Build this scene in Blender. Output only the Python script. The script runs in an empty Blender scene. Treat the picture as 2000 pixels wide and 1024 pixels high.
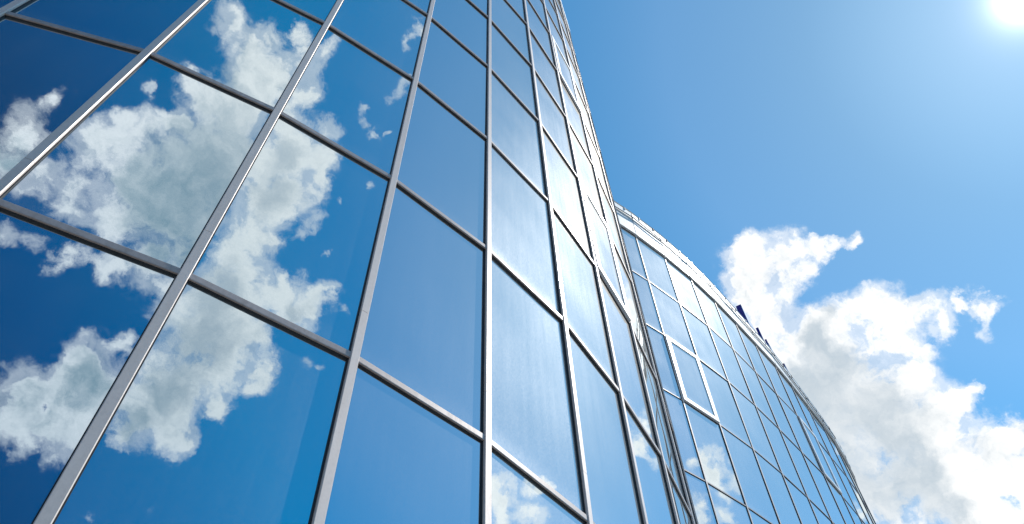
import bpy, bmesh, math, random
from mathutils import Vector, Matrix
R = math.radians
random.seed(7)
SKY_AIR, SKY_DUST, SKY_OZ = 1.0, 0.3, 1.5
SKY_TINT = [(0, (0.48, 0.76, 0.9)), (120, (0.0, 0.3, 0.5)), (12, (0.46, 0.82, 0.95)), (21, (0.56, 1.01, 1.14)), (28, (0.42, 1.0, 1.17)), (34, (0.12, 0.92, 1.18)), (43, (0.0, 0.95, 1.2)), (55, (0.0, 0.62, 0.92)), (60, (0.0, 0.47, 0.78)), (66, (0.0, 0.31, 0.55))]
AUR1, AUR2 = 36.0, 0.7
CL_HI, CL_LO = (7.6, 7.6, 7.5, 1), (3.7, 4.3, 4.8, 1)
CL_HI_FAR, CL_LO_FAR = (7.8, 7.8, 8.0, 1), (1.3, 2.5, 3.2, 1)
G_NEAR, G_GRAZE = (0.46, 0.555, 0.615, 1), (0.80, 0.86, 0.86, 1)
D_WIDE, D_TIGHT, D_DIF, WIDE_R = 0.031, 0.0008, 0.055, 0.55
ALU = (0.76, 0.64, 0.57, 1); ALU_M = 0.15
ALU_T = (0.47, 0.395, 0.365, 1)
sc = bpy.context.scene
col = sc.collection

# ------------------------------------------------------------------ camera
S = 2.2                      # storey height in metres; plan tables below are in storeys
EYE = 1.6
cam_d = bpy.data.cameras.new("camera")
cam = bpy.data.objects.new("camera", cam_d)
col.objects.link(cam)
cam_d.sensor_width = 36.0
cam_d.lens = 36.0 * 1574.3 / 2000.0
cam_d.clip_start = 0.05
cam_d.clip_end = 5000.0
PITCH, ROLL = R(56.7807), R(2.2206)
r0 = Vector((1, 0, 0)); u0 = Vector((0, -math.sin(PITCH), math.cos(PITCH))); f0 = Vector((0, math.cos(PITCH), math.sin(PITCH)))
rr = math.cos(ROLL) * r0 - math.sin(ROLL) * u0
uu = math.sin(ROLL) * r0 + math.cos(ROLL) * u0
cam.matrix_world = Matrix(((rr.x, uu.x, -f0.x, 0), (rr.y, uu.y, -f0.y, 0), (rr.z, uu.z, -f0.z, EYE), (0, 0, 0, 1)))
sc.camera = cam

# ------------------------------------------------------------------ sun
SUN_AZ, SUN_EL = 65.6, 54.75
def adir(az, el):
    a, e = R(az), R(el)
    return Vector((math.sin(a) * math.cos(e), math.cos(a) * math.cos(e), math.sin(e)))
SD = adir(SUN_AZ, SUN_EL)
sun_d = bpy.data.lights.new("sun", 'SUN')
sun_d.energy = 5.0
sun_d.angle = R(0.53)
sun_d.color = (1.0, 0.96, 0.9)
sun = bpy.data.objects.new("sun", sun_d)
col.objects.link(sun)
sun.rotation_euler = SD.to_track_quat('Z', 'Y').to_euler()
sun.location = SD * 100

# ------------------------------------------------------------------ exposure
sc.view_settings.view_transform = 'Standard'
sc.view_settings.look = 'None'
sc.view_settings.exposure = 0.0
sc.view_settings.gamma = 1.0

# ------------------------------------------------------------------ sky with clouds
# (azimuth, elevation, radius) in degrees of every cloud lobe, of the blue gaps and of the grey bellies
CLOUDS = [(27.07,52.89,1.51),(25.32,51.64,1.17),(28.96,53.71,1.02),(38.53,36.49,1.27),(37.67,34.52,1.66),(34.99,32.98,1.39),(36.69,32.35,1.36),(27.95,52.45,1.64),(31.15,52.65,1.28),(32.49,51.42,1.6),(35.03,51.29,0.85),(37.13,50.75,0.65),(37.98,50.72,0.39),(28.21,50.46,1.96),(25.36,50.5,1.16),(31.2,49.91,1.2),(26.86,48.58,2.02),(30.6,47.06,1.64),(33.93,46.65,1.35),(31.73,45.19,2.26),(28.03,44.91,2.95),(36.99,46.6,1.32),(36.66,44.83,1.71),(39.26,45.23,0.92),(40.53,44.26,1.03),(42.5,44.07,0.59),(43.68,44.05,0.41),(44.49,43.7,0.26),(42.74,43.37,0.59),(40.26,43.25,0.78),(42.0,42.41,0.23),(31.53,42.33,3.15),(36.46,42.67,1.68),(36.8,41.98,0.55),(33.56,40.19,2.44),(36.66,39.7,1.49),(38.46,39.29,0.82),(39.49,39.73,0.41),(36.23,38.12,1.76),(33.74,37.02,2.65),(37.32,35.98,1.42),(39.53,36.06,0.95),(39.19,34.54,1.64),(29.88,38.67,3.7),(34.45,34.78,2.28),(31.23,34.58,2.63),(26.35,36.35,3.38),(36.77,32.01,0.81),(34.08,32.99,1.12),(25.7,41.98,3.25),(24.65,45.12,2.34),(198.8,53.5,1.37),(198.36,55.19,0.64),(198.34,55.77,0.41),(197.61,51.58,1.36),(201.13,53.25,0.5),(196.95,52.9,0.86),(197.02,50.21,1.12),(170.04,66.09,0.94),(165.95,65.48,1.61),(163.03,67.72,0.84),(162.02,65.96,1.8),(159.53,68.71,0.79),(156.57,67.47,1.13),(157.99,65.12,1.99),(161.32,63.71,1.64),(170.63,64.94,0.44),(168.14,61.35,0.76),(165.22,61.27,1.09),(171.28,59.43,0.62),(169.66,59.12,0.25),(170.95,57.15,0.79),(170.81,55.9,1.28),(171.38,54.72,1.35),(168.19,57.64,1.37),(165.81,58.49,0.83),(165.91,59.08,0.44),(172.73,51.79,1.05),(172.39,50.29,1.04),(169.79,51.74,1.49),(168.24,50.48,1.19),(166.76,54.08,2.47),(163.66,56.27,2.55),(161.24,60.05,2.94),(161.29,62.49,1.97),(158.3,54.27,3.26),(162.14,53.24,2.22),(164.84,50.9,1.54),(156.23,58.87,3.0),(155.9,51.59,1.96),(158.82,56.06,3.27),(166.56,47.34,0.83),(165.59,48.58,1.02),(162.88,49.0,1.11),(160.04,49.37,1.26),(156.77,48.65,1.28),(159.61,50.69,0.95),(170.91,47.43,0.8),(169.12,47.61,0.46),(160.05,44.52,1.03),(157.97,44.56,0.8),(156.85,44.95,0.5),(160.13,42.69,1.19),(163.52,40.61,1.25),(161.54,40.73,1.27),(160.89,38.93,1.42),(158.63,40.79,1.77),(157.22,42.68,1.37),(161.89,38.21,1.4),(158.08,38.95,1.28),(156.81,40.05,1.19),(155.08,40.61,0.91),(158.76,37.71,0.69),(160.88,36.95,0.39),(156.72,41.11,1.5),(153.09,38.85,0.36),(154.07,35.34,0.35),(161.31,39.45,1.42),(160.26,40.19,1.45),(159.23,42.67,1.2),(160.69,41.77,1.06),(162.64,39.6,1.41),(157.9,45.67,0.62),(155.03,39.27,0.6),(141.99,66.12,1.34),(141.4,67.82,1.0),(139.66,68.77,0.47),(140.31,64.77,1.08),(141.08,63.21,1.14),(135.9,63.83,0.75),(140.67,61.36,2.36),(136.3,61.65,1.72),(133.46,61.48,1.04),(132.38,60.55,0.77),(135.04,59.25,1.72),(141.15,58.89,2.35),(137.52,57.15,2.04),(139.95,55.34,2.35),(138.95,52.57,2.0),(132.41,57.54,0.49),(132.86,56.7,0.42),(133.39,56.02,0.31),(135.5,55.36,0.48),(136.87,54.64,1.02),(135.59,51.95,2.03),(132.52,52.66,1.03),(130.2,52.75,1.18),(128.18,53.48,0.7),(127.26,53.45,0.42),(129.51,51.41,1.11),(128.24,52.37,0.84),(131.76,51.34,1.03),(126.29,51.95,0.35),(130.94,66.58,0.28),(130.13,65.59,0.49),(128.3,65.49,0.28),(127.33,64.7,0.63),(128.3,65.49,0.49),(125.39,65.02,0.21),(126.24,67.74,0.42),(125.24,68.39,0.35),(129.32,59.22,0.25),(126.81,61.2,0.28),(129.52,72.72,0.61),(127.58,72.22,0.74),(127.05,71.4,0.61),(126.99,70.7,0.34),(135.34,72.51,0.33),(128.93,55.57,0.28),(139.43,49.43,2.63),(136.77,48.69,2.32),(138.6,46.01,2.58),(134.26,47.14,2.0),(131.92,46.58,0.94),(136.2,44.52,1.94),(134.25,43.59,0.78),(138.66,42.46,2.2),(136.78,41.59,1.32),(135.44,41.58,0.76),(139.97,41.04,1.54),(140.67,39.82,0.73),(140.39,43.7,2.2),(132.84,49.27,0.81),(131.35,48.5,0.48),(127.46,48.14,0.48),(125.9,48.21,0.28),(136.19,36.06,0.33),(139.74,35.52,0.26),(134.93,49.16,1.68),(79.9,40.41,0.89),(78.96,40.9,0.69),(76.84,41.34,0.52),(75.89,41.46,0.55),(77.4,40.01,0.75),(76.57,39.15,0.68),(80.15,39.25,1.02),(78.14,39.04,0.68),(43.87,42.99,0.41),(43.27,42.57,0.58),(42.56,43.0,0.41),(42.45,42.12,0.41),(80.5,40.94,0.67),(79.65,41.3,0.67),(81.39,40.42,0.8),(79.84,40.31,0.66),(80.36,37.39,0.65),(81.43,37.42,0.52),(74.44,37.18,0.45),(88.67,41.29,0.27),(88.41,40.73,0.54),(88.74,38.59,0.72),(88.78,37.61,0.98),(88.47,39.72,0.23),(45.37,36.21,0.34),(45.08,35.65,0.33),(45.67,35.32,0.43),(45.27,35.11,0.48),(44.23,35.73,0.24)]
GAPS = [(33.98,49.52,0.85),(34.17,48.48,0.65),(32.2,48.42,0.46),(38.32,41.89,0.54),(39.47,42.41,0.42),(36.93,33.36,0.36),(40.92,39.43,0.57),(40.11,37.86,0.96),(168.15,59.6,0.82),(169.08,58.74,0.44),(168.86,48.95,0.53),(165.54,45.15,1.75),(162.58,45.52,0.78),(166.94,43.36,1.7),(163.32,44.28,0.59),(160.84,39.63,0.29),(135.47,54.42,0.48),(126.53,55.22,0.71)]
SHADES = [(30.43,43.42,2.24),(31.04,40.37,3.42),(27.35,38.75,3.44),(26.43,43.2,2.94),(31.57,37.44,2.11),(32.61,33.81,1.72),(28.44,36.42,3.04),(30.15,46.46,1.18),(33.13,46.95,0.65),(196.95,51.13,1.13),(158.7,55.31,3.92),(159.86,58.91,3.28),(159.98,52.88,2.89),(165.39,55.53,1.57),(155.86,57.8,2.67),(156.56,64.71,0.67),(158.62,42.19,1.56),(164.97,63.28,0.97),(138.14,47.59,2.29),(139.03,43.75,1.58),(138.59,58.41,1.7),(138.83,61.06,1.02),(138.96,51.06,1.66),(130.91,51.88,0.69),(140.33,40.94,1.23)]

STRAY = [(250,35,6),(262,42,5),(275,30,8),(240,60,6),(300,50,7),(310,40,8),(320,32,9),(225,45,5),(340,35,6),(350,30,5),(100,25,7),(110,18,8)]

world = bpy.data.worlds.new("World")
sc.world = world
world.use_nodes = True
nt = world.node_tree
nt.nodes.clear()
def N(t, **k):
    n = nt.nodes.new(t)
    for a, b in k.items(): setattr(n, a, b)
    return n
def val(x): return x.outputs[0] if hasattr(x, 'outputs') else x
def put(sock, v):
    if isinstance(v, (int, float, tuple, list)): sock.default_value = v
    else: nt.links.new(val(v), sock)
def M(op, a, b=None, c=None, clamp=False):
    n = N('ShaderNodeMath', operation=op, use_clamp=clamp)
    put(n.inputs[0], a)
    if b is not None: put(n.inputs[1], b)
    if c is not None: put(n.inputs[2], c)
    return n.outputs[0]
def VM(op, a, b=None):
    n = N('ShaderNodeVectorMath', operation=op)
    put(n.inputs[0], a)
    if b is not None: put(n.inputs[1], b)
    return n.outputs['Value'] if op in ('DISTANCE', 'DOT_PRODUCT', 'LENGTH') else n.outputs[0]
def MR(v, a, b, c, d, smooth=False):
    n = N('ShaderNodeMapRange', interpolation_type='SMOOTHSTEP' if smooth else 'LINEAR')
    for i, q in enumerate((v, a, b, c, d)): put(n.inputs[i], q)
    return n.outputs[0]
def MIX(f, a, b):
    n = N('ShaderNodeMix', data_type='RGBA')
    put(n.inputs[0], f); put(n.inputs[6], a); put(n.inputs[7], b)
    return n.outputs[2]
tc = N('ShaderNodeTexCoord')
DIR = VM('NORMALIZE', tc.outputs['Generated'])
sky = N('ShaderNodeTexSky', sky_type='NISHITA')
sky.sun_disc = False
sky.sun_elevation = R(SUN_EL)
sky.sun_rotation = R(SUN_AZ)
sky.altitude = 0
sky.air_density = SKY_AIR
sky.dust_density = SKY_DUST
sky.ozone_density = SKY_OZ
STR = 0.15
mu = VM('DOT_PRODUCT', DIR, tuple(SD))
ang = M('MULTIPLY', M('ARCCOSINE', M('MINIMUM', mu, 0.999999)), 57.2958)   # degrees from the sun
# deeper, more saturated blue away from the sun, as a polarised clear sky has
rmp = N('ShaderNodeValToRGB')
put(rmp.inputs[0], M('DIVIDE', ang, 120.0))
els = rmp.color_ramp.elements
for k, (a_, c_) in enumerate(SKY_TINT):
    e_ = els[k] if k < 2 else els.new(a_ / 120.0)
    e_.position = a_ / 120.0; e_.color = tuple(x * 0.5 for x in c_) + (1,)
hs = N('ShaderNodeMix', data_type='RGBA', blend_type='MULTIPLY'); put(hs.inputs[0], 1.0)
nt.links.new(sky.outputs[0], hs.inputs[6]); nt.links.new(rmp.outputs[0], hs.inputs[7])
hs2 = N('ShaderNodeMix', data_type='RGBA', blend_type='ADD'); put(hs2.inputs[0], 1.0); nt.links.new(hs.outputs[2], hs2.inputs[6]); nt.links.new(hs.outputs[2], hs2.inputs[7])
aure = M('ADD', M('MULTIPLY', M('EXPONENT', M('MULTIPLY', ang, -1.5)), AUR1), M('MULTIPLY', M('EXPONENT', M('MULTIPLY', ang, -0.16)), AUR2))
ac = N('ShaderNodeCombineColor'); put(ac.inputs[0], aure); put(ac.inputs[1], M('MULTIPLY', aure, 0.97)); put(ac.inputs[2], M('MULTIPLY', aure, 0.9))
addn = N('ShaderNodeMix', data_type='RGBA', blend_type='ADD'); put(addn.inputs[0], 1.0); put(addn.inputs[6], hs2.outputs[2]); put(addn.inputs[7], ac.outputs[0])
BLUE = addn.outputs[2]
def noise(v, scale, det, rough, dist=0.0, lac=2.0):
    n = N('ShaderNodeTexNoise', noise_dimensions='3D')
    nt.links.new(v, n.inputs['Vector']); put(n.inputs['Scale'], scale); put(n.inputs['Detail'], det); put(n.inputs['Roughness'], rough); put(n.inputs['Distortion'], dist); put(n.inputs['Lacunarity'], lac)
    return n
nw = noise(DIR, 15.0, 8.0, 0.62)
off = VM('MULTIPLY', VM('SUBTRACT', nw.outputs['Color'], (0.5, 0.5, 0.5)), (0.075, 0.075, 0.075))
WD = VM('ADD', DIR, off)
fb = noise(WD, 26.0, 9.0, 0.58, 0.15).outputs['Fac']
fs = noise(VM('ADD', WD, tuple(SD * 0.012)), 26.0, 5.0, 0.58, 0.15).outputs['Fac']   # the same billows, a step towards the sun: gives their lit and shaded sides
fl = noise(WD, 26.0, 5.0, 0.58, 0.15).outputs['Fac']
fb3 = noise(DIR, 34.0, 8.0, 0.66, 0.6).outputs['Fac']
fb2 = noise(DIR, 7.0, 6.0, 0.55).outputs['Fac']
def field(tab, grow):
    tot = None
    for az, el, r in tab:
        rad = R(r) * grow
        d = VM('DISTANCE', WD, tuple(adir(az, el)))
        small = r < 0.55
        m = MR(d, rad * (1.7 if small else 1.25), rad * (0.0 if small else 0.25), 0.0, 0.8 if small else 1.0, True)
        tot = m if tot is None else M('ADD', tot, m)
    return tot if tot is not None else 0.0
def sector_background(cl, gp, sh):
    f = M('MINIMUM', field(cl, 1.12), 2.6)
    if gp: f = M('MULTIPLY', f, M('SUBTRACT', 1.0, M('MINIMUM', field(gp, 1.0), 0.8)))
    near = MR(f, 0.0, 0.30, 0.0, 1.0, True)
    e = M('ADD', f, M('MULTIPLY', M('MULTIPLY', M('SUBTRACT', fb, 0.5), 3.6), near))
    core = MR(e, 0.18, 1.5, 0.0, 1.0, True)
    veil = MR(M('ADD', f, M('MULTIPLY', M('MULTIPLY', M('SUBTRACT', fb3, 0.5), 2.6), near)), 0.0, 1.1, 0.0, 0.55, True)
    d = M('MAXIMUM', M('MULTIPLY', core, MR(e, 0.6, 2.0, 0.9, 1.0)), veil)
    g = M('MINIMUM', field(sh, 1.25), 1.0) if sh else 0.0
    body = M('ADD', M('MULTIPLY', g, 0.8), MR(e, 1.0, 3.2, -0.1, 0.45))
    body = M('ADD', body, M('MULTIPLY', M('SUBTRACT', fb2, 0.5), 1.1))
    body = M('ADD', body, M('MULTIPLY', M('SUBTRACT', fb, 0.5), -1.1))
    body = M('ADD', body, M('MULTIPLY', M('MULTIPLY', M('SUBTRACT', fs, fl), M('SUBTRACT', 1.0, M('MULTIPLY', g, 0.55))), 2.0))
    body = MR(body, -0.25, 1.55, 0.0, 1.1, True)
    cc = MIX(body, CL_HI, CL_LO)
    cc = MIX(MR(ang, 40.0, 57.0, 0.0, 1.0, True), cc, MIX(body, CL_HI_FAR, CL_LO_FAR))
    b = N('ShaderNodeBackground'); put(b.inputs[1], STR)
    put(b.inputs[0], MIX(d, BLUE, cc))
    return b.outputs[0]
sepd = N('ShaderNodeSeparateXYZ'); nt.links.new(DIR, sepd.inputs[0])
azn = M('MULTIPLY', M('ARCTAN2', sepd.outputs[0], sepd.outputs[1]), 57.2958)
azn = M('MODULO', M('ADD', azn, 360.0), 360.0)
edges = [65.0, 112.0, 148.0, 183.5, 217.0, 360.0]
def inside(t, a, b): return [c for c in t if a <= c[0] < b]
shader = None
lo = 0.0
secs = []
for hi in edges:
    cl = inside(CLOUDS, lo, hi) + inside(STRAY, lo, hi)
    secs.append((hi, sector_background(cl, inside(GAPS, lo, hi), inside(SHADES, lo, hi))))
    lo = hi
shader = secs[-1][1]
for hi, s_ in reversed(secs[:-1]):
    mx = N('ShaderNodeMixShader'); put(mx.inputs[0], M('LESS_THAN', azn, hi)); nt.links.new(shader, mx.inputs[1]); nt.links.new(s_, mx.inputs[2]); shader = mx.outputs[0]
wo = N('ShaderNodeOutputWorld'); nt.links.new(shader, wo.inputs[0])
world.cycles.sampling_method = 'MANUAL'; world.cycles.sample_map_resolution = 512

# ------------------------------------------------------------------ materials
def mat(name):
    m = bpy.data.materials.new(name); m.use_nodes = True
    t = m.node_tree; t.nodes.clear()
    return m, t
class NB:
    def __init__(s, t): s.t = t
    def n(s, ty, ins=None, **k):
        x = s.t.nodes.new(ty)
        for a, b in k.items(): setattr(x, a, b)
        for a, b in (ins or {}).items():
            if isinstance(b, (int, float, tuple, list)): x.inputs[a].default_value = b
            else: s.t.links.new(b, x.inputs[a])
        return x
    def m(s, op, a, b=0.0, clamp=False):
        return s.n('ShaderNodeMath', {0: a, 1: b}, operation=op, use_clamp=clamp).outputs[0]

def glass_material(name, dust=1.0):
    """Reflective coated curtain-wall glass with a thin film of dust on it."""
    m, t = mat(name); b = NB(t)
    geo = b.n('ShaderNodeNewGeometry'); tcn = b.n('ShaderNodeTexCoord')
    lw = b.n('ShaderNodeLayerWeight', {'Blend': 0.5})
    # wobble of a real glass sheet
    big = b.n('ShaderNodeTexNoise', {'Vector': tcn.outputs['Object'], 'Scale': 0.8, 'Detail': 1.0})
    bump = b.n('ShaderNodeBump', {'Height': big.outputs['Fac'], 'Strength': 0.08, 'Distance': 0.02})
    refl = b.n('ShaderNodeMix', {0: b.n('ShaderNodeMapRange', {0: lw.outputs['Facing'], 1: 0.15, 2: 0.95, 3: 0.0, 4: 1.0}).outputs[0], 6: G_NEAR, 7: G_GRAZE}, data_type='RGBA')
    mirror = b.n('ShaderNodeBsdfGlossy', {'Color': refl.outputs[2], 'Roughness': 0.0, 'Normal': bump.outputs[0]}, distribution='GGX')
    # dust: streaks running down plus specks
    mp = b.n('ShaderNodeMapping', {'Vector': tcn.outputs['Object'], 'Scale': (9.0, 9.0, 0.55)})
    st = b.n('ShaderNodeTexNoise', {'Vector': mp.outputs[0], 'Scale': 1.6, 'Detail': 5.0, 'Roughness': 0.6})
    sp = b.n('ShaderNodeTexNoise', {'Vector': tcn.outputs['Object'], 'Scale': 70.0, 'Detail': 4.0, 'Roughness': 0.7})
    cl = b.n('ShaderNodeTexNoise', {'Vector': tcn.outputs['Object'], 'Scale': 1.1, 'Detail': 3.0})
    a = b.n('ShaderNodeMapRange', {0: st.outputs['Fac'], 1: 0.35, 2: 0.75, 3: 0.82, 4: 1.12}).outputs[0]
    c = b.n('ShaderNodeMapRange', {0: sp.outputs['Fac'], 1: 0.35, 2: 0.7, 3: 0.7, 4: 1.4}).outputs[0]
    d = b.n('ShaderNodeMapRange', {0: cl.outputs['Fac'], 1: 0.3, 2: 0.7, 3: 0.7, 4: 1.25}).outputs[0]
    film = b.m('MULTIPLY', b.m('MULTIPLY', a, c), d)
    oi = b.n('ShaderNodeObjectInfo')
    film = b.m('MULTIPLY', film, b.n('ShaderNodeMapRange', {0: oi.outputs['Random'], 1: 0.0, 2: 1.0, 3: dust * 0.8, 4: dust * 1.2}).outputs[0])
    # dirt collects above the sill and in the corners of each pane
    sg = b.n('ShaderNodeSeparateXYZ', {0: tcn.outputs['Generated']})
    low = b.n('ShaderNodeMapRange', {0: b.m('ADD', sg.outputs[2], b.m('MULTIPLY', b.m('SUBTRACT', st.outputs['Fac'], 0.5), 0.16)), 1: 0.0, 2: 0.10, 3: 1.9, 4: 1.0}, interpolation_type='SMOOTHSTEP').outputs[0]
    film = b.m('MULTIPLY', film, low)
    # dust film looks thicker at a slant
    film = b.m('MULTIPLY', film, b.n('ShaderNodeMapRange', {0: lw.outputs['Facing'], 1: 0.0, 2: 1.0, 3: 0.5, 4: 1.25}).outputs[0])
    wide = b.n('ShaderNodeBsdfGlossy', {'Color': (1.0, 0.96, 0.90, 1), 'Roughness': WIDE_R}, distribution='BECKMANN')
    tight = b.n('ShaderNodeBsdfGlossy', {'Color': (1.0, 0.98, 0.95, 1), 'Roughness': 0.26}, distribution='GGX')
    dif = b.n('ShaderNodeBsdfDiffuse', {'Color': (0.75, 0.77, 0.78, 1)})
    s1 = b.n('ShaderNodeMixShader', {0: b.m('MULTIPLY', film, D_WIDE, True), 1: mirror.outputs[0], 2: wide.outputs[0]})
    s2 = b.n('ShaderNodeMixShader', {0: b.m('MULTIPLY', film, D_TIGHT, True), 1: s1.outputs[0], 2: tight.outputs[0]})
    s3 = b.n('ShaderNodeMixShader', {0: b.m('MULTIPLY', film, D_DIF, True), 1: s2.outputs[0], 2: dif.outputs[0]})
    b.n('ShaderNodeOutputMaterial', {'Surface': s3.outputs[0]})
    return m

def metal_material(name, colr, rough=0.38, metallic=0.6, grime=0.35, scale=1.0, coat=0.0):
    m, t = mat(name); b = NB(t)
    tcn = b.n('ShaderNodeTexCoord')
    mp = b.n('ShaderNodeMapping', {'Vector': tcn.outputs['Object'], 'Scale': (6 * scale, 6 * scale, 1.2 * scale)})
    n1 = b.n('ShaderNodeTexNoise', {'Vector': mp.outputs[0], 'Scale': 3.0, 'Detail': 6.0, 'Roughness': 0.65})
    n2 = b.n('ShaderNodeTexNoise', {'Vector': tcn.outputs['Object'], 'Scale': 45.0 * scale, 'Detail': 3.0, 'Roughness': 0.7})
    f = b.n('ShaderNodeMapRange', {0: n1.outputs['Fac'], 1: 0.3, 2: 0.75, 3: 0.0, 4: grime}).outputs[0]
    g = b.n('ShaderNodeMapRange', {0: n2.outputs['Fac'], 1: 0.45, 2: 0.75, 3: 0.0, 4: grime * 0.6}).outputs[0]
    ff = b.m('ADD', f, g, True)
    dark = tuple(c * 0.55 for c in colr[:3]) + (1,)
    mx = b.n('ShaderNodeMix', {0: ff, 6: colr, 7: dark}, data_type='RGBA')
    ro = b.n('ShaderNodeMapRange', {0: n1.outputs['Fac'], 1: 0.2, 2: 0.8, 3: rough * 0.8, 4: rough * 1.3}).outputs[0]
    bp = b.n('ShaderNodeBump', {'Height': n2.outputs['Fac'], 'Strength': 0.06, 'Distance': 0.003})
    p = b.n('ShaderNodeBsdfPrincipled', {'Base Color': mx.outputs[2], 'Roughness': ro, 'Metallic': metallic, 'Normal': bp.outputs[0], 'Coat Weight': coat, 'Coat Roughness': 0.13})
    b.n('ShaderNodeOutputMaterial', {'Surface': p.outputs[0]})
    return m

M_GLASS = glass_material('coated_glass')
M_GLASS_C = glass_material('freshly_cleaned_glass', 0.3)
M_GLASS_D = glass_material('dusty_glare_glass', 1.5)  # heavier dust film whitens chosen panes, standing in for sun glare
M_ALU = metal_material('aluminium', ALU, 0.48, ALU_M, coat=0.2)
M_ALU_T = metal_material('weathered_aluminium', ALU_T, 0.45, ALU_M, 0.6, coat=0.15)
M_GASKET = metal_material('rubber_gasket', (0.018, 0.02, 0.024, 1), 0.6, 0.0, 0.2)
M_SASH = metal_material('white_sash', (0.74, 0.75, 0.76, 1), 0.4, 0.2, 0.2)
M_FASCIA = metal_material('pale_sheet_metal', (0.74, 0.75, 0.74, 1), 0.5, 0.15, 0.45, coat=0.3)
M_RENDER = metal_material('grey_render', (0.32, 0.32, 0.31, 1), 0.9, 0.0, 0.4)
M_ROOF = metal_material('roof_felt', (0.16, 0.16, 0.16, 1), 0.9, 0.0, 0.4)
M_BLUE = metal_material('blue_letter_face', (0.035, 0.03, 0.30, 1), 0.45, 0.0, 0.3)
M_BLUE2 = metal_material('blue_letter_side', (0.03, 0.16, 0.42, 1), 0.4, 0.0, 0.3)
M_CABLE = metal_material('black_cable', (0.03, 0.03, 0.03, 1), 0.6, 0.0, 0.1)
M_RUST = metal_material('rusty_bracket', (0.22, 0.15, 0.09, 1), 0.7, 0.3, 0.5)

# ------------------------------------------------------------------ helpers
def link(o, parent=None):
    col.objects.link(o)
    if parent is not None: o.parent = parent
    return o
def tag(o, label=None, cat=None, group=None, kind=None):
    if label: o['label'] = label
    if cat: o['category'] = cat
    if group: o['group'] = group
    if kind: o['kind'] = kind
    return o
class MB:
    """collects vertices and faces, then becomes ONE mesh object"""
    def __init__(s): s.v = []; s.f = []
    def box(s, o, ex, ey, ez, x0, x1, y0, y1, z0, z1):
        k = len(s.v)
        for z in (z0, z1):
            for x, y in ((x0, y0), (x1, y0), (x1, y1), (x0, y1)):
                s.v.append(o + ex * x + ey * y + ez * z)
        for q in ((0, 3, 2, 1), (4, 5, 6, 7), (0, 1, 5, 4), (1, 2, 6, 5), (2, 3, 7, 6), (3, 0, 4, 7)):
            s.f.append(tuple(k + i for i in q))
    def rings(s, rings, closed=True, caps=True):
        k = len(s.v); n = len(rings[0])
        for r in rings: s.v.extend(r)
        for i in range(len(rings) - 1):
            for j in range(n if closed else n - 1):
                a = k + i * n + j; b_ = k + i * n + (j + 1) % n
                s.f.append((a, b_, b_ + n, a + n))
        if caps and closed:
            s.f.append(tuple(k + j for j in reversed(range(n))))
            s.f.append(tuple(k + (len(rings) - 1) * n + j for j in range(n)))
    def tube(s, pts, r, n=8):
        rs = []
        for i, p in enumerate(pts):
            d = (pts[min(i + 1, len(pts) - 1)] - pts[max(i - 1, 0)]).normalized()
            a = d.cross(Vector((0, 0, 1)))
            a = a.normalized() if a.length > 1e-4 else Vector((1, 0, 0))
            b_ = d.cross(a)
            rs.append([p + (a * math.cos(t) + b_ * math.sin(t)) * r for t in (2 * math.pi * j / n for j in range(n))])
        s.rings(rs)
    def build(s, name, m, parent=None, bevel=0.0):
        me = bpy.data.meshes.new(name)
        me.from_pydata([tuple(v) for v in s.v], [], s.f)
        bm = bmesh.new(); bm.from_mesh(me)
        bmesh.ops.recalc_face_normals(bm, faces=bm.faces)
        if bevel > 0:
            bmesh.ops.bevel(bm, geom=[e for e in bm.edges if e.calc_face_angle(0) > 0.6], offset=bevel, segments=1, affect='EDGES', clamp_overlap=True)
        bm.to_mesh(me); bm.free()
        me.materials.append(m)
        o = bpy.data.objects.new(name, me)
        return link(o, parent)
UP = Vector((0, 0, 1))
Z0 = EYE                                   # plan tables measure heights from the eye, in storeys
def zz(h): return Z0 + h * S

# ------------------------------------------------------------------ plans (in storeys, eye at the origin)
front = [(-1.58570845,0.68920248),(-1.16676606,0.83547608),(-0.78483019,1.05703112),(-0.41810937,1.3329352),(-0.09164605,1.64845764),(0.2007958,2.00711817),(0.4434851,2.40784179),(0.6518693,2.81222785),(0.82802882,3.2395619)]
rear = [(1.57180885,5.35585375),(1.95971544,5.69438081),(2.33163188,6.04967567),(2.67914676,6.42476081),(3.00877565,6.81084492),(3.33107315,7.20043189),(3.6609934,7.60032205),(3.95853099,7.99768358),(4.25268615,8.40448299),(4.56011923,8.83047093),(4.80713848,9.20056787)]
def extend(pts, angs, w, before=False):
    pts = list(pts)
    for a in angs:
        a = R(a)
        if before: x, y = pts[0]; pts.insert(0, (x - w * math.cos(a), y - w * math.sin(a)))
        else: x, y = pts[-1]; pts.append((x + w * math.cos(a), y + w * math.sin(a)))
    return pts
front = extend(front, [73, 79.5, 86, 92, 97], 0.455)
front = extend(front, [12, 4, -4, -12, -20], 0.455, True)
F_FIRST = -5                                # column number of front[0]
rear = extend(rear, [59.5, 63, 67, 72, 78, 85, 92], 0.5)
rear = extend(rear, [38.0, 35.0], 0.515, True)
R_FIRST = -1
GROUND = -EYE / S

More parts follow.
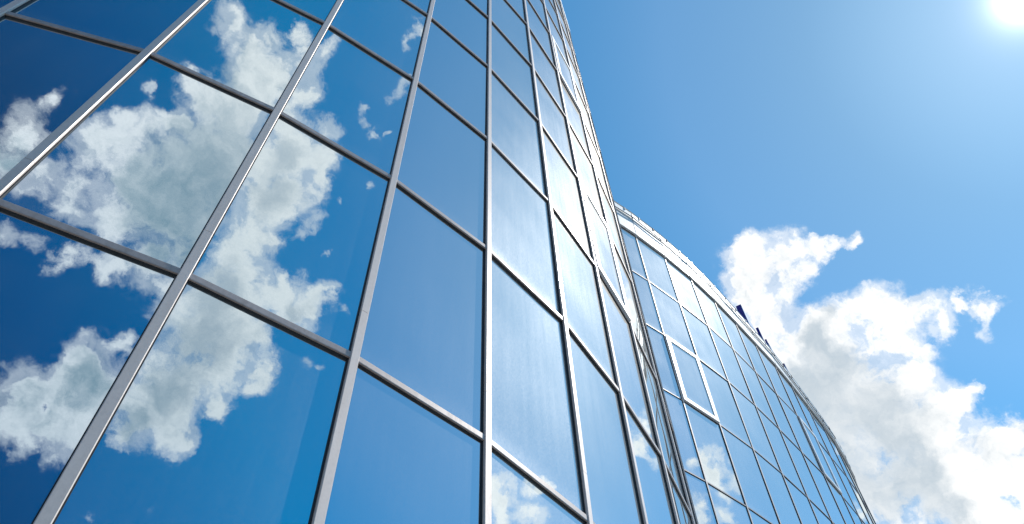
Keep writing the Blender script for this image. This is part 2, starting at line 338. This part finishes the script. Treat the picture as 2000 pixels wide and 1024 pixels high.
def frame_at(P, i):
    """outward normal and along-direction of the bay i..i+1"""
    a, b_ = P[i], P[i + 1]
    d = (b_ - a).normalized()
    return Vector((d.y, -d.x, 0)), d
def node_normal(P, i):
    n = Vector((0, 0, 0))
    if i > 0: n += frame_at(P, i - 1)[0]
    if i < len(P) - 1: n += frame_at(P, i)[0]
    return n.normalized()
def miter(P, i, off):
    n = node_normal(P, i)
    k = n.dot(frame_at(P, min(i, len(P) - 2))[0])
    return P[i] + n * (off / k)
def in_view(p, m=0.06):
    q = cam.matrix_world.inverted() @ p
    if q.z > -0.1: return False
    x = -q.x / q.z * 1574.3 / 1000; y = -q.y / q.z * 1574.3 / 512
    return abs(x) < 1 + m and abs(y) < 1 + m

MWIDTH = MW = 0.0126 * S        # half width of a mullion
MDEPTH = MD = 0.0135 * S         # how far it stands proud of the glass
TWIDTH = TW = 0.0120 * S
TDEPTH = TD = 0.0105 * S

def curtain_wall(root, plan, levels, first, sashes, maxview, hidden, seam=None, glare_panes=(), k=1.0):
    MW, MD, TW, TD = MWIDTH * k, MDEPTH * k, TWIDTH * k, TDEPTH * k
    """glass panes, mullions and transoms of one curved facade, as parts of root"""
    P = [Vector((x * S, y * S, 0)) for x, y in plan]      # line of the mullion noses; the glass lies behind it
    P = [miter(P, i, -MD * 0.2) for i in range(len(P))]
    zs = [zz(h) for h in levels]
    rest = MB(); nrest = 0
    # panes
    for i in range(len(P) - 1):
        n, d = frame_at(P, i)
        w = (P[i + 1] - P[i]).length
        for j in range(len(zs) - 1):
            z0, z1 = zs[j], zs[j + 1]
            c = (P[i] + P[i + 1]) / 2 + UP * ((z0 + z1) / 2)
            view = (Vector((0, 0, EYE)) - c).dot(n) > 0 and (first + i) not in hidden
            corners = [P[i] + UP * z0, P[i + 1] + UP * z0, P[i] + UP * z1, P[i + 1] + UP * z1, c]
            vis = view and any(in_view(q) for q in corners)
            key = (first + i, j)
            sash = key in sashes
            if vis:
                # each sheet sits a hair out of true in its frame
                ty = random.gauss(0, 0.0018); tz = random.gauss(0, 0.0014)
                if key in TILT: ty, tz = TILT[key]
                mb = MB()
                a, b_ = MW * 0.45, w - MW * 0.45
                inset = 0.0
                off = 0.012 * S if sash else 0.0
                if sash:
                    a, b_ = a + 0.05 * S, b_ - 0.05 * S; inset = 0.05 * S
                o = P[i] + n * off
                za, zb = z0 + TW * 0.45 + inset, z1 - TW * 0.45 - inset
                mid, zm = w / 2, (za + zb) / 2
                def q(x, z, back):
                    return o + d * x + UP * z + n * ((x - mid) * ty + (z - zm) * tz - back)
                for back in (0.0, 0.012):
                    for x, z in ((a, za), (b_, za), (b_, zb), (a, zb)): mb.v.append(q(x, z, back))
                mb.f += [(0, 1, 2, 3), (7, 6, 5, 4), (0, 4, 5, 1), (1, 5, 6, 2), (2, 6, 7, 3), (3, 7, 4, 0)]
                pane = mb.build('window_pane', M_GLASS_D if key in glare_panes else M_GLASS_C if (key[0] == 3 and first == F_FIRST) else M_GLASS, root)
                if sash:
                    fr = MB(); t = 0.052 * S; e = MW * 0.9; ft = 0.020 * S
                    x0, x1, y0, y1 = e, w - e, z0 + TW * 0.9, z1 - TW * 0.9
                    for bx_ in ((x0, x0 + t, y0, y1), (x1 - t, x1, y0, y1), (x0 + t, x1 - t, y0, y0 + t), (x0 + t, x1 - t, y1 - t, y1)):
                        fr.box(P[i], d, n, UP, bx_[0], bx_[1], 0.004, ft, bx_[2], bx_[3])
                    fr.build('sash_frame', M_SASH, pane, 0.002)
            else:
                o = P[i]
                rest.box(o, d, n, UP, MW * 0.45, w - MW * 0.45, -0.012, 0.0, z0 + TW * 0.45, z1 - TW * 0.45); nrest += 1
    if nrest:
        tag(rest.build('window_pane', M_GLASS, root), kind='stuff')
    # mullions with a black rubber line on each side
    for i in range(len(P)):
        n = node_normal(P, i); d = Vector((-n.y, n.x, 0))
        cap = MB(); gk = MB()
        cuts = [zs[0] - 0.5 * TW] + ([] if seam is None else [zz(h) for h in seam if zs[0] < zz(h) < zs[-1]]) + [zs[-1] + TW]
        for a, b_ in zip(cuts[:-1], cuts[1:]):
            # profile with a slightly narrower nose
            prof = [(-MW, -0.02), (-MW, MD * 0.80), (-MW * 0.86, MD), (MW * 0.86, MD), (MW, MD * 0.80), (MW, -0.02)]
            cap.rings([[P[i] + d * x + n * y + UP * z for x, y in prof] for z in (a + 0.0016, b_ - 0.0016)])
        gk.box(P[i], d, n, UP, -MW - 0.007, MW + 0.007, -0.03, 0.010, cuts[0], cuts[-1])
        m_ = cap.build('mullion', M_ALU, root)
        gk.build('rubber_gasket', M_GASKET, m_)
    # transoms: one rail per level, butting between the mullions
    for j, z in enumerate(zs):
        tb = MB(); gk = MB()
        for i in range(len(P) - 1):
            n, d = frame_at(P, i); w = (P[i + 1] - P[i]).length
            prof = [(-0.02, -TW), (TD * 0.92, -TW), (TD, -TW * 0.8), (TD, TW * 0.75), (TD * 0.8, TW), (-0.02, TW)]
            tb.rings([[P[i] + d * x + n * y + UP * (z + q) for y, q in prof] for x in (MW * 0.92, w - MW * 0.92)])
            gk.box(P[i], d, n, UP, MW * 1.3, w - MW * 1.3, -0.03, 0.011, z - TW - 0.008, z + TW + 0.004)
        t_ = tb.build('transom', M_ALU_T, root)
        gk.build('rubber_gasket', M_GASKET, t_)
    return P, zs

def sweep(P, prof, tops=None):
    """sweep a closed (outward, height) profile along the plan polyline"""
    rs = []
    for i in range(len(P)):
        t = 0.0 if tops is None else tops[i]
        rs.append([miter(P, i, off) + UP * (z + (t if up else 0.0)) for off, z, up in prof])
    mb = MB(); mb.rings(rs)
    return mb
def solid(name, outline, z0, z1, m, root):
    mb = MB(); k = len(outline)
    mb.v = [Vector((p.x, p.y, z0)) for p in outline] + [Vector((p.x, p.y, z1)) for p in outline]
    for i in range(k): mb.f.append((i, (i + 1) % k, k + (i + 1) % k, k + i))
    mb.f += [tuple(reversed(range(k))), tuple(range(k, 2 * k))]
    return mb.build(name, m, root)

# ------------------------------------------------------------------ ground
g = MB()
g.v = [Vector((-2500, -2500, 0)), Vector((2500, -2500, 0)), Vector((2500, 2500, 0)), Vector((-2500, 2500, 0))]; g.f = [(0, 1, 2, 3)]
gm, t = mat('paving'); b = NB(t)
tcn = b.n('ShaderNodeTexCoord')
br = b.n('ShaderNodeTexBrick', {'Vector': tcn.outputs['Object'], 'Color1': (0.28, 0.27, 0.26, 1), 'Color2': (0.24, 0.235, 0.23, 1), 'Mortar': (0.12, 0.12, 0.11, 1), 'Scale': 1.0, 'Mortar Size': 0.008, 'Brick Width': 0.6, 'Row Height': 0.4})
ns = b.n('ShaderNodeTexNoise', {'Vector': tcn.outputs['Object'], 'Scale': 3.0, 'Detail': 6.0})
mx = b.n('ShaderNodeMix', {0: b.n('ShaderNodeMapRange', {0: ns.outputs['Fac'], 1: 0.35, 2: 0.75, 3: 0.0, 4: 0.45}).outputs[0], 6: br.outputs['Color'], 7: (0.13, 0.13, 0.12, 1)}, data_type='RGBA')
pb = b.n('ShaderNodeBsdfPrincipled', {'Base Color': mx.outputs[2], 'Roughness': 0.85})
b.n('ShaderNodeOutputMaterial', {'Surface': pb.outputs[0]})
tag(g.build('ground', gm), kind='structure')

# ------------------------------------------------------------------ near building
TILT = {}
A = bpy.data.objects.new('glass_building', None); link(A)
tag(A, 'tall curved glass building on the left, its mirror panes reflecting big clouds', 'building', 'curved glass buildings')
lv = [1.6108 + k for k in range(-2, 0)] + [1.6108 + k + e for k, e in enumerate((0.002, -0.003, -0.007, 0.012, -0.008, -0.011, 0.01, -0.002, -0.006))] + [1.6108 + 9, 1.6108 + 10]
PF, zF = curtain_wall(A, front, lv, F_FIRST, {(6, 4), (6, 7)}, 100, set(), seam=[-0.2, 1.80, 4.9, 8.0, 11.0], glare_panes={(4, 3), (4, 4)})
back = [Vector((x * S, y * S, 0)) for x, y in ((front[-1][0] - 0.6, front[-1][1] + 0.9), (front[0][0] - 0.4, front[-1][1] + 0.9))]
core = [miter(PF, i, -0.18) for i in range(len(PF))] + back
solid('wall', core, 0.0, zF[-1] + 0.10, M_RENDER, A)
sweep(PF, [(-0.04, 0.0, 0), (0.05, 0.0, 0), (0.05, zF[0] - TW - 0.02, 0), (-0.04, zF[0] - TW - 0.02, 0)]).build('plinth', M_FASCIA, A)
sweep(PF, [(-0.30, zF[-1] + TW + 0.004, 0), (0.05, zF[-1] + TW + 0.004, 0), (0.05, zF[-1] + 0.75, 0), (-0.30, zF[-1] + 0.75, 0)]).build('parapet', M_FASCIA, A)

# ------------------------------------------------------------------ far building
B = bpy.data.objects.new('glass_building', None); link(B)
tag(B, 'lower curved glass building behind on the right, pale roof edge with blue letters', 'building', 'curved glass buildings')
ZR = 8.6641
TILT = {(2, 8): (0.0, 0.0), (3, 8): (0.0, 0.0)}
lv = [ZR - k for k in range(9, -1, -1)]
PR, zR = curtain_wall(B, rear, lv, R_FIRST, {(1, 6), (7, 7)}, 100, set(), glare_panes={(2, 8), (3, 8)}, k=0.62)
core = [miter(PR, i, -0.2) for i in range(len(PR))] + [Vector((rear[-1][0] * S - 1.0, rear[-1][1] * S + 3.0, 0)), Vector((rear[0][0] * S - 0.4, rear[-1][1] * S + 3.0, 0))]
solid('wall', core, 0.0, zR[-1] + 0.35, M_RENDER, B)
sweep(PR, [(-0.04, 0.0, 0), (0.05, 0.0, 0), (0.05, zR[0] - TW - 0.02, 0), (-0.04, zR[0] - TW - 0.02, 0)]).build('plinth', M_FASCIA, B)
# roof edge: a wide pale sheet, a narrower upper sheet, a shadow gap and a round top rail
edge = {-1: .58, 0: .58, 1: .58, 2: .57, 3: .54, 4: .51, 5: .47, 6: .44, 7: .41, 8: .36, 9: .31, 10: .27}
tops = [edge.get(R_FIRST + i, .26) * S for i in range(len(PR))]
zt = zR[-1]
sweep(PR, [(-0.10, zt + TW + 0.003, 0), (0.055, zt + TW + 0.003, 0), (0.055, zt - 0.20 * S + 0.0, 1), (-0.10, zt - 0.20 * S, 1)], tops).build('fascia', M_FASCIA, B)
sweep(PR, [(-0.12, zt - 0.20 * S + 0.004, 1), (0.075, zt - 0.20 * S + 0.004, 1), (0.080, zt - 0.045 * S, 1), (-0.12, zt - 0.045 * S, 1)], tops).build('fascia', M_FASCIA, B)
sweep(PR, [(-0.12, zt - 0.045 * S + 0.003, 1), (0.035, zt - 0.045 * S + 0.003, 1), (0.035, zt - 0.02 * S, 1), (-0.12, zt - 0.02 * S, 1)], tops).build('gap_shade', M_GASKET, B)  # flat black strip, the shade of the gap under the rail put in as colour
for i in range(1, len(PR) - 1):
    n = node_normal(PR, i); d = Vector((-n.y, n.x, 0))
    jt = MB(); jt.box(PR[i] + UP * zt, d, n, UP, -0.006, 0.006, 0.05, 0.0585, TW + 0.02, tops[i] - 0.205 * S)
    jt.box(PR[i] + UP * zt, d, n, UP, -0.006, 0.006, 0.07, 0.0835, tops[i] - 0.195 * S, tops[i] - 0.05 * S)
    jt.build('sheet_joint', M_GASKET, B)
rail = []
for i in range(len(PR)):
    rail.append(miter(PR, i, 0.055) + UP * (zt + tops[i] - 0.02))
mb = MB(); mb.tube(rail, 0.034, 10); mb.build('top_rail', M_FASCIA, B)
# brackets and cleats that hold the rail, and a loose cable
for i in range(len(PR) - 1):
    for u in (0.28, 0.78):
        n, d = frame_at(PR, i)
        p = PR[i].lerp(PR[i + 1], u); tz = zt + tops[i] * (1 - u) + tops[i + 1] * u
        mb = MB(); mb.box(p + UP * tz, d, n, UP, -0.012, 0.012, 0.078, 0.098, -0.075 * S, -0.03)
        mb.build('rail_bracket', M_RUST if (i + int(u * 2)) % 3 == 0 else M_FASCIA, B, 0.003)
cable = []
for i in range(1, 12):
    for k in range(8):
        u = k / 8
        p = PR[i].lerp(PR[i + 1], u); n, d = frame_at(PR, i)
        tz = zt + tops[i] * (1 - u) + tops[i + 1] * u
        cable.append(p + n * 0.099 + UP * (tz - 0.17 * S - 0.07 * math.sin(math.pi * ((i * 8 + k) % 16) / 16.0)))
mb = MB(); mb.tube(cable, 0.013, 6); mb.build('cable', M_CABLE, B)

# ------------------------------------------------------------------ rooftop letters
def letter(ax, ay, bx_, by, zlo, zhi, th, shape, label):
    a = Vector((ax * S, ay * S, 0)); c = Vector((bx_ * S, by * S, 0)); d = (c - a); L = d.length; d.normalize()
    n = Vector((d.y, -d.x, 0)); t = th * S; z0, z1 = zz(zlo), zz(zhi); H = z1 - z0
    r = bpy.data.objects.new('rooftop_letter', None); link(r); r.location = a + UP * z0
    tag(r, label, 'sign letter', 'blue letters standing on the roof edge')
    O = Vector((0, 0, 0))
    mb = MB()
    if shape == 'slab':      pts = [(0, 0), (L, 0), (L, H * .96), (L * .97, H), (0, H)]
    elif shape == 'round':   pts = [(0, 0), (L * .5, 0)] + [(L * .5 + L * .5 * math.cos(q), H * .5 + H * .5 * math.sin(q)) for q in [R(x) for x in range(-80, 91, 17)]] + [(0, H)]
    elif shape == 'low':     pts = [(0, 0), (L, 0), (L, H * .9), (0, H)]
    mb.rings([[O + d * x + n * y + UP * z for x, z in pts] for y in (0.0, t * 0.86)])
    mb.build('letter_body', M_BLUE, r)
    mf = MB(); mf.rings([[O + d * x + n * y + UP * z for x, z in pts] for y in (t * 0.86 + 0.002, t)])
    mf.build('letter_face', M_BLUE2, r)
    for u in (0.2, 0.8):
        ps = MB(); ps.tube([O + d * (L * u) + n * (t * .4) + UP * q for q in (-0.45, 0.02)], 0.02, 8); ps.build('post', M_FASCIA, r)
    return r
letter(3.308, 7.248, 3.587, 7.744, ZR + 0.50, ZR + 0.96, 0.08, 'slab', 'tallest blue letter at the near end of the rooftop row')
letter(3.662, 7.676, 3.769, 7.889, ZR + 0.50, ZR + 0.96, 0.04, 'round', 'short round-edged blue letter just beyond the tallest one on the roof')
letter(3.829, 7.907, 3.859, 7.963, ZR + 0.47, ZR + 0.96, 0.03, 'low', 'smallest blue letter piece, just before the white gap in the rooftop row')
letter(3.876, 7.990, 3.985, 8.186, ZR + 0.46, ZR + 0.96, 0.03, 'slab', 'slim blue letter straight after the white gap in the rooftop row')
letter(4.185, 8.408, 4.262, 8.542, ZR + 0.40, ZR + 0.96, 0.025, 'low', 'last and farthest blue letter, standing apart from the others on the roof')
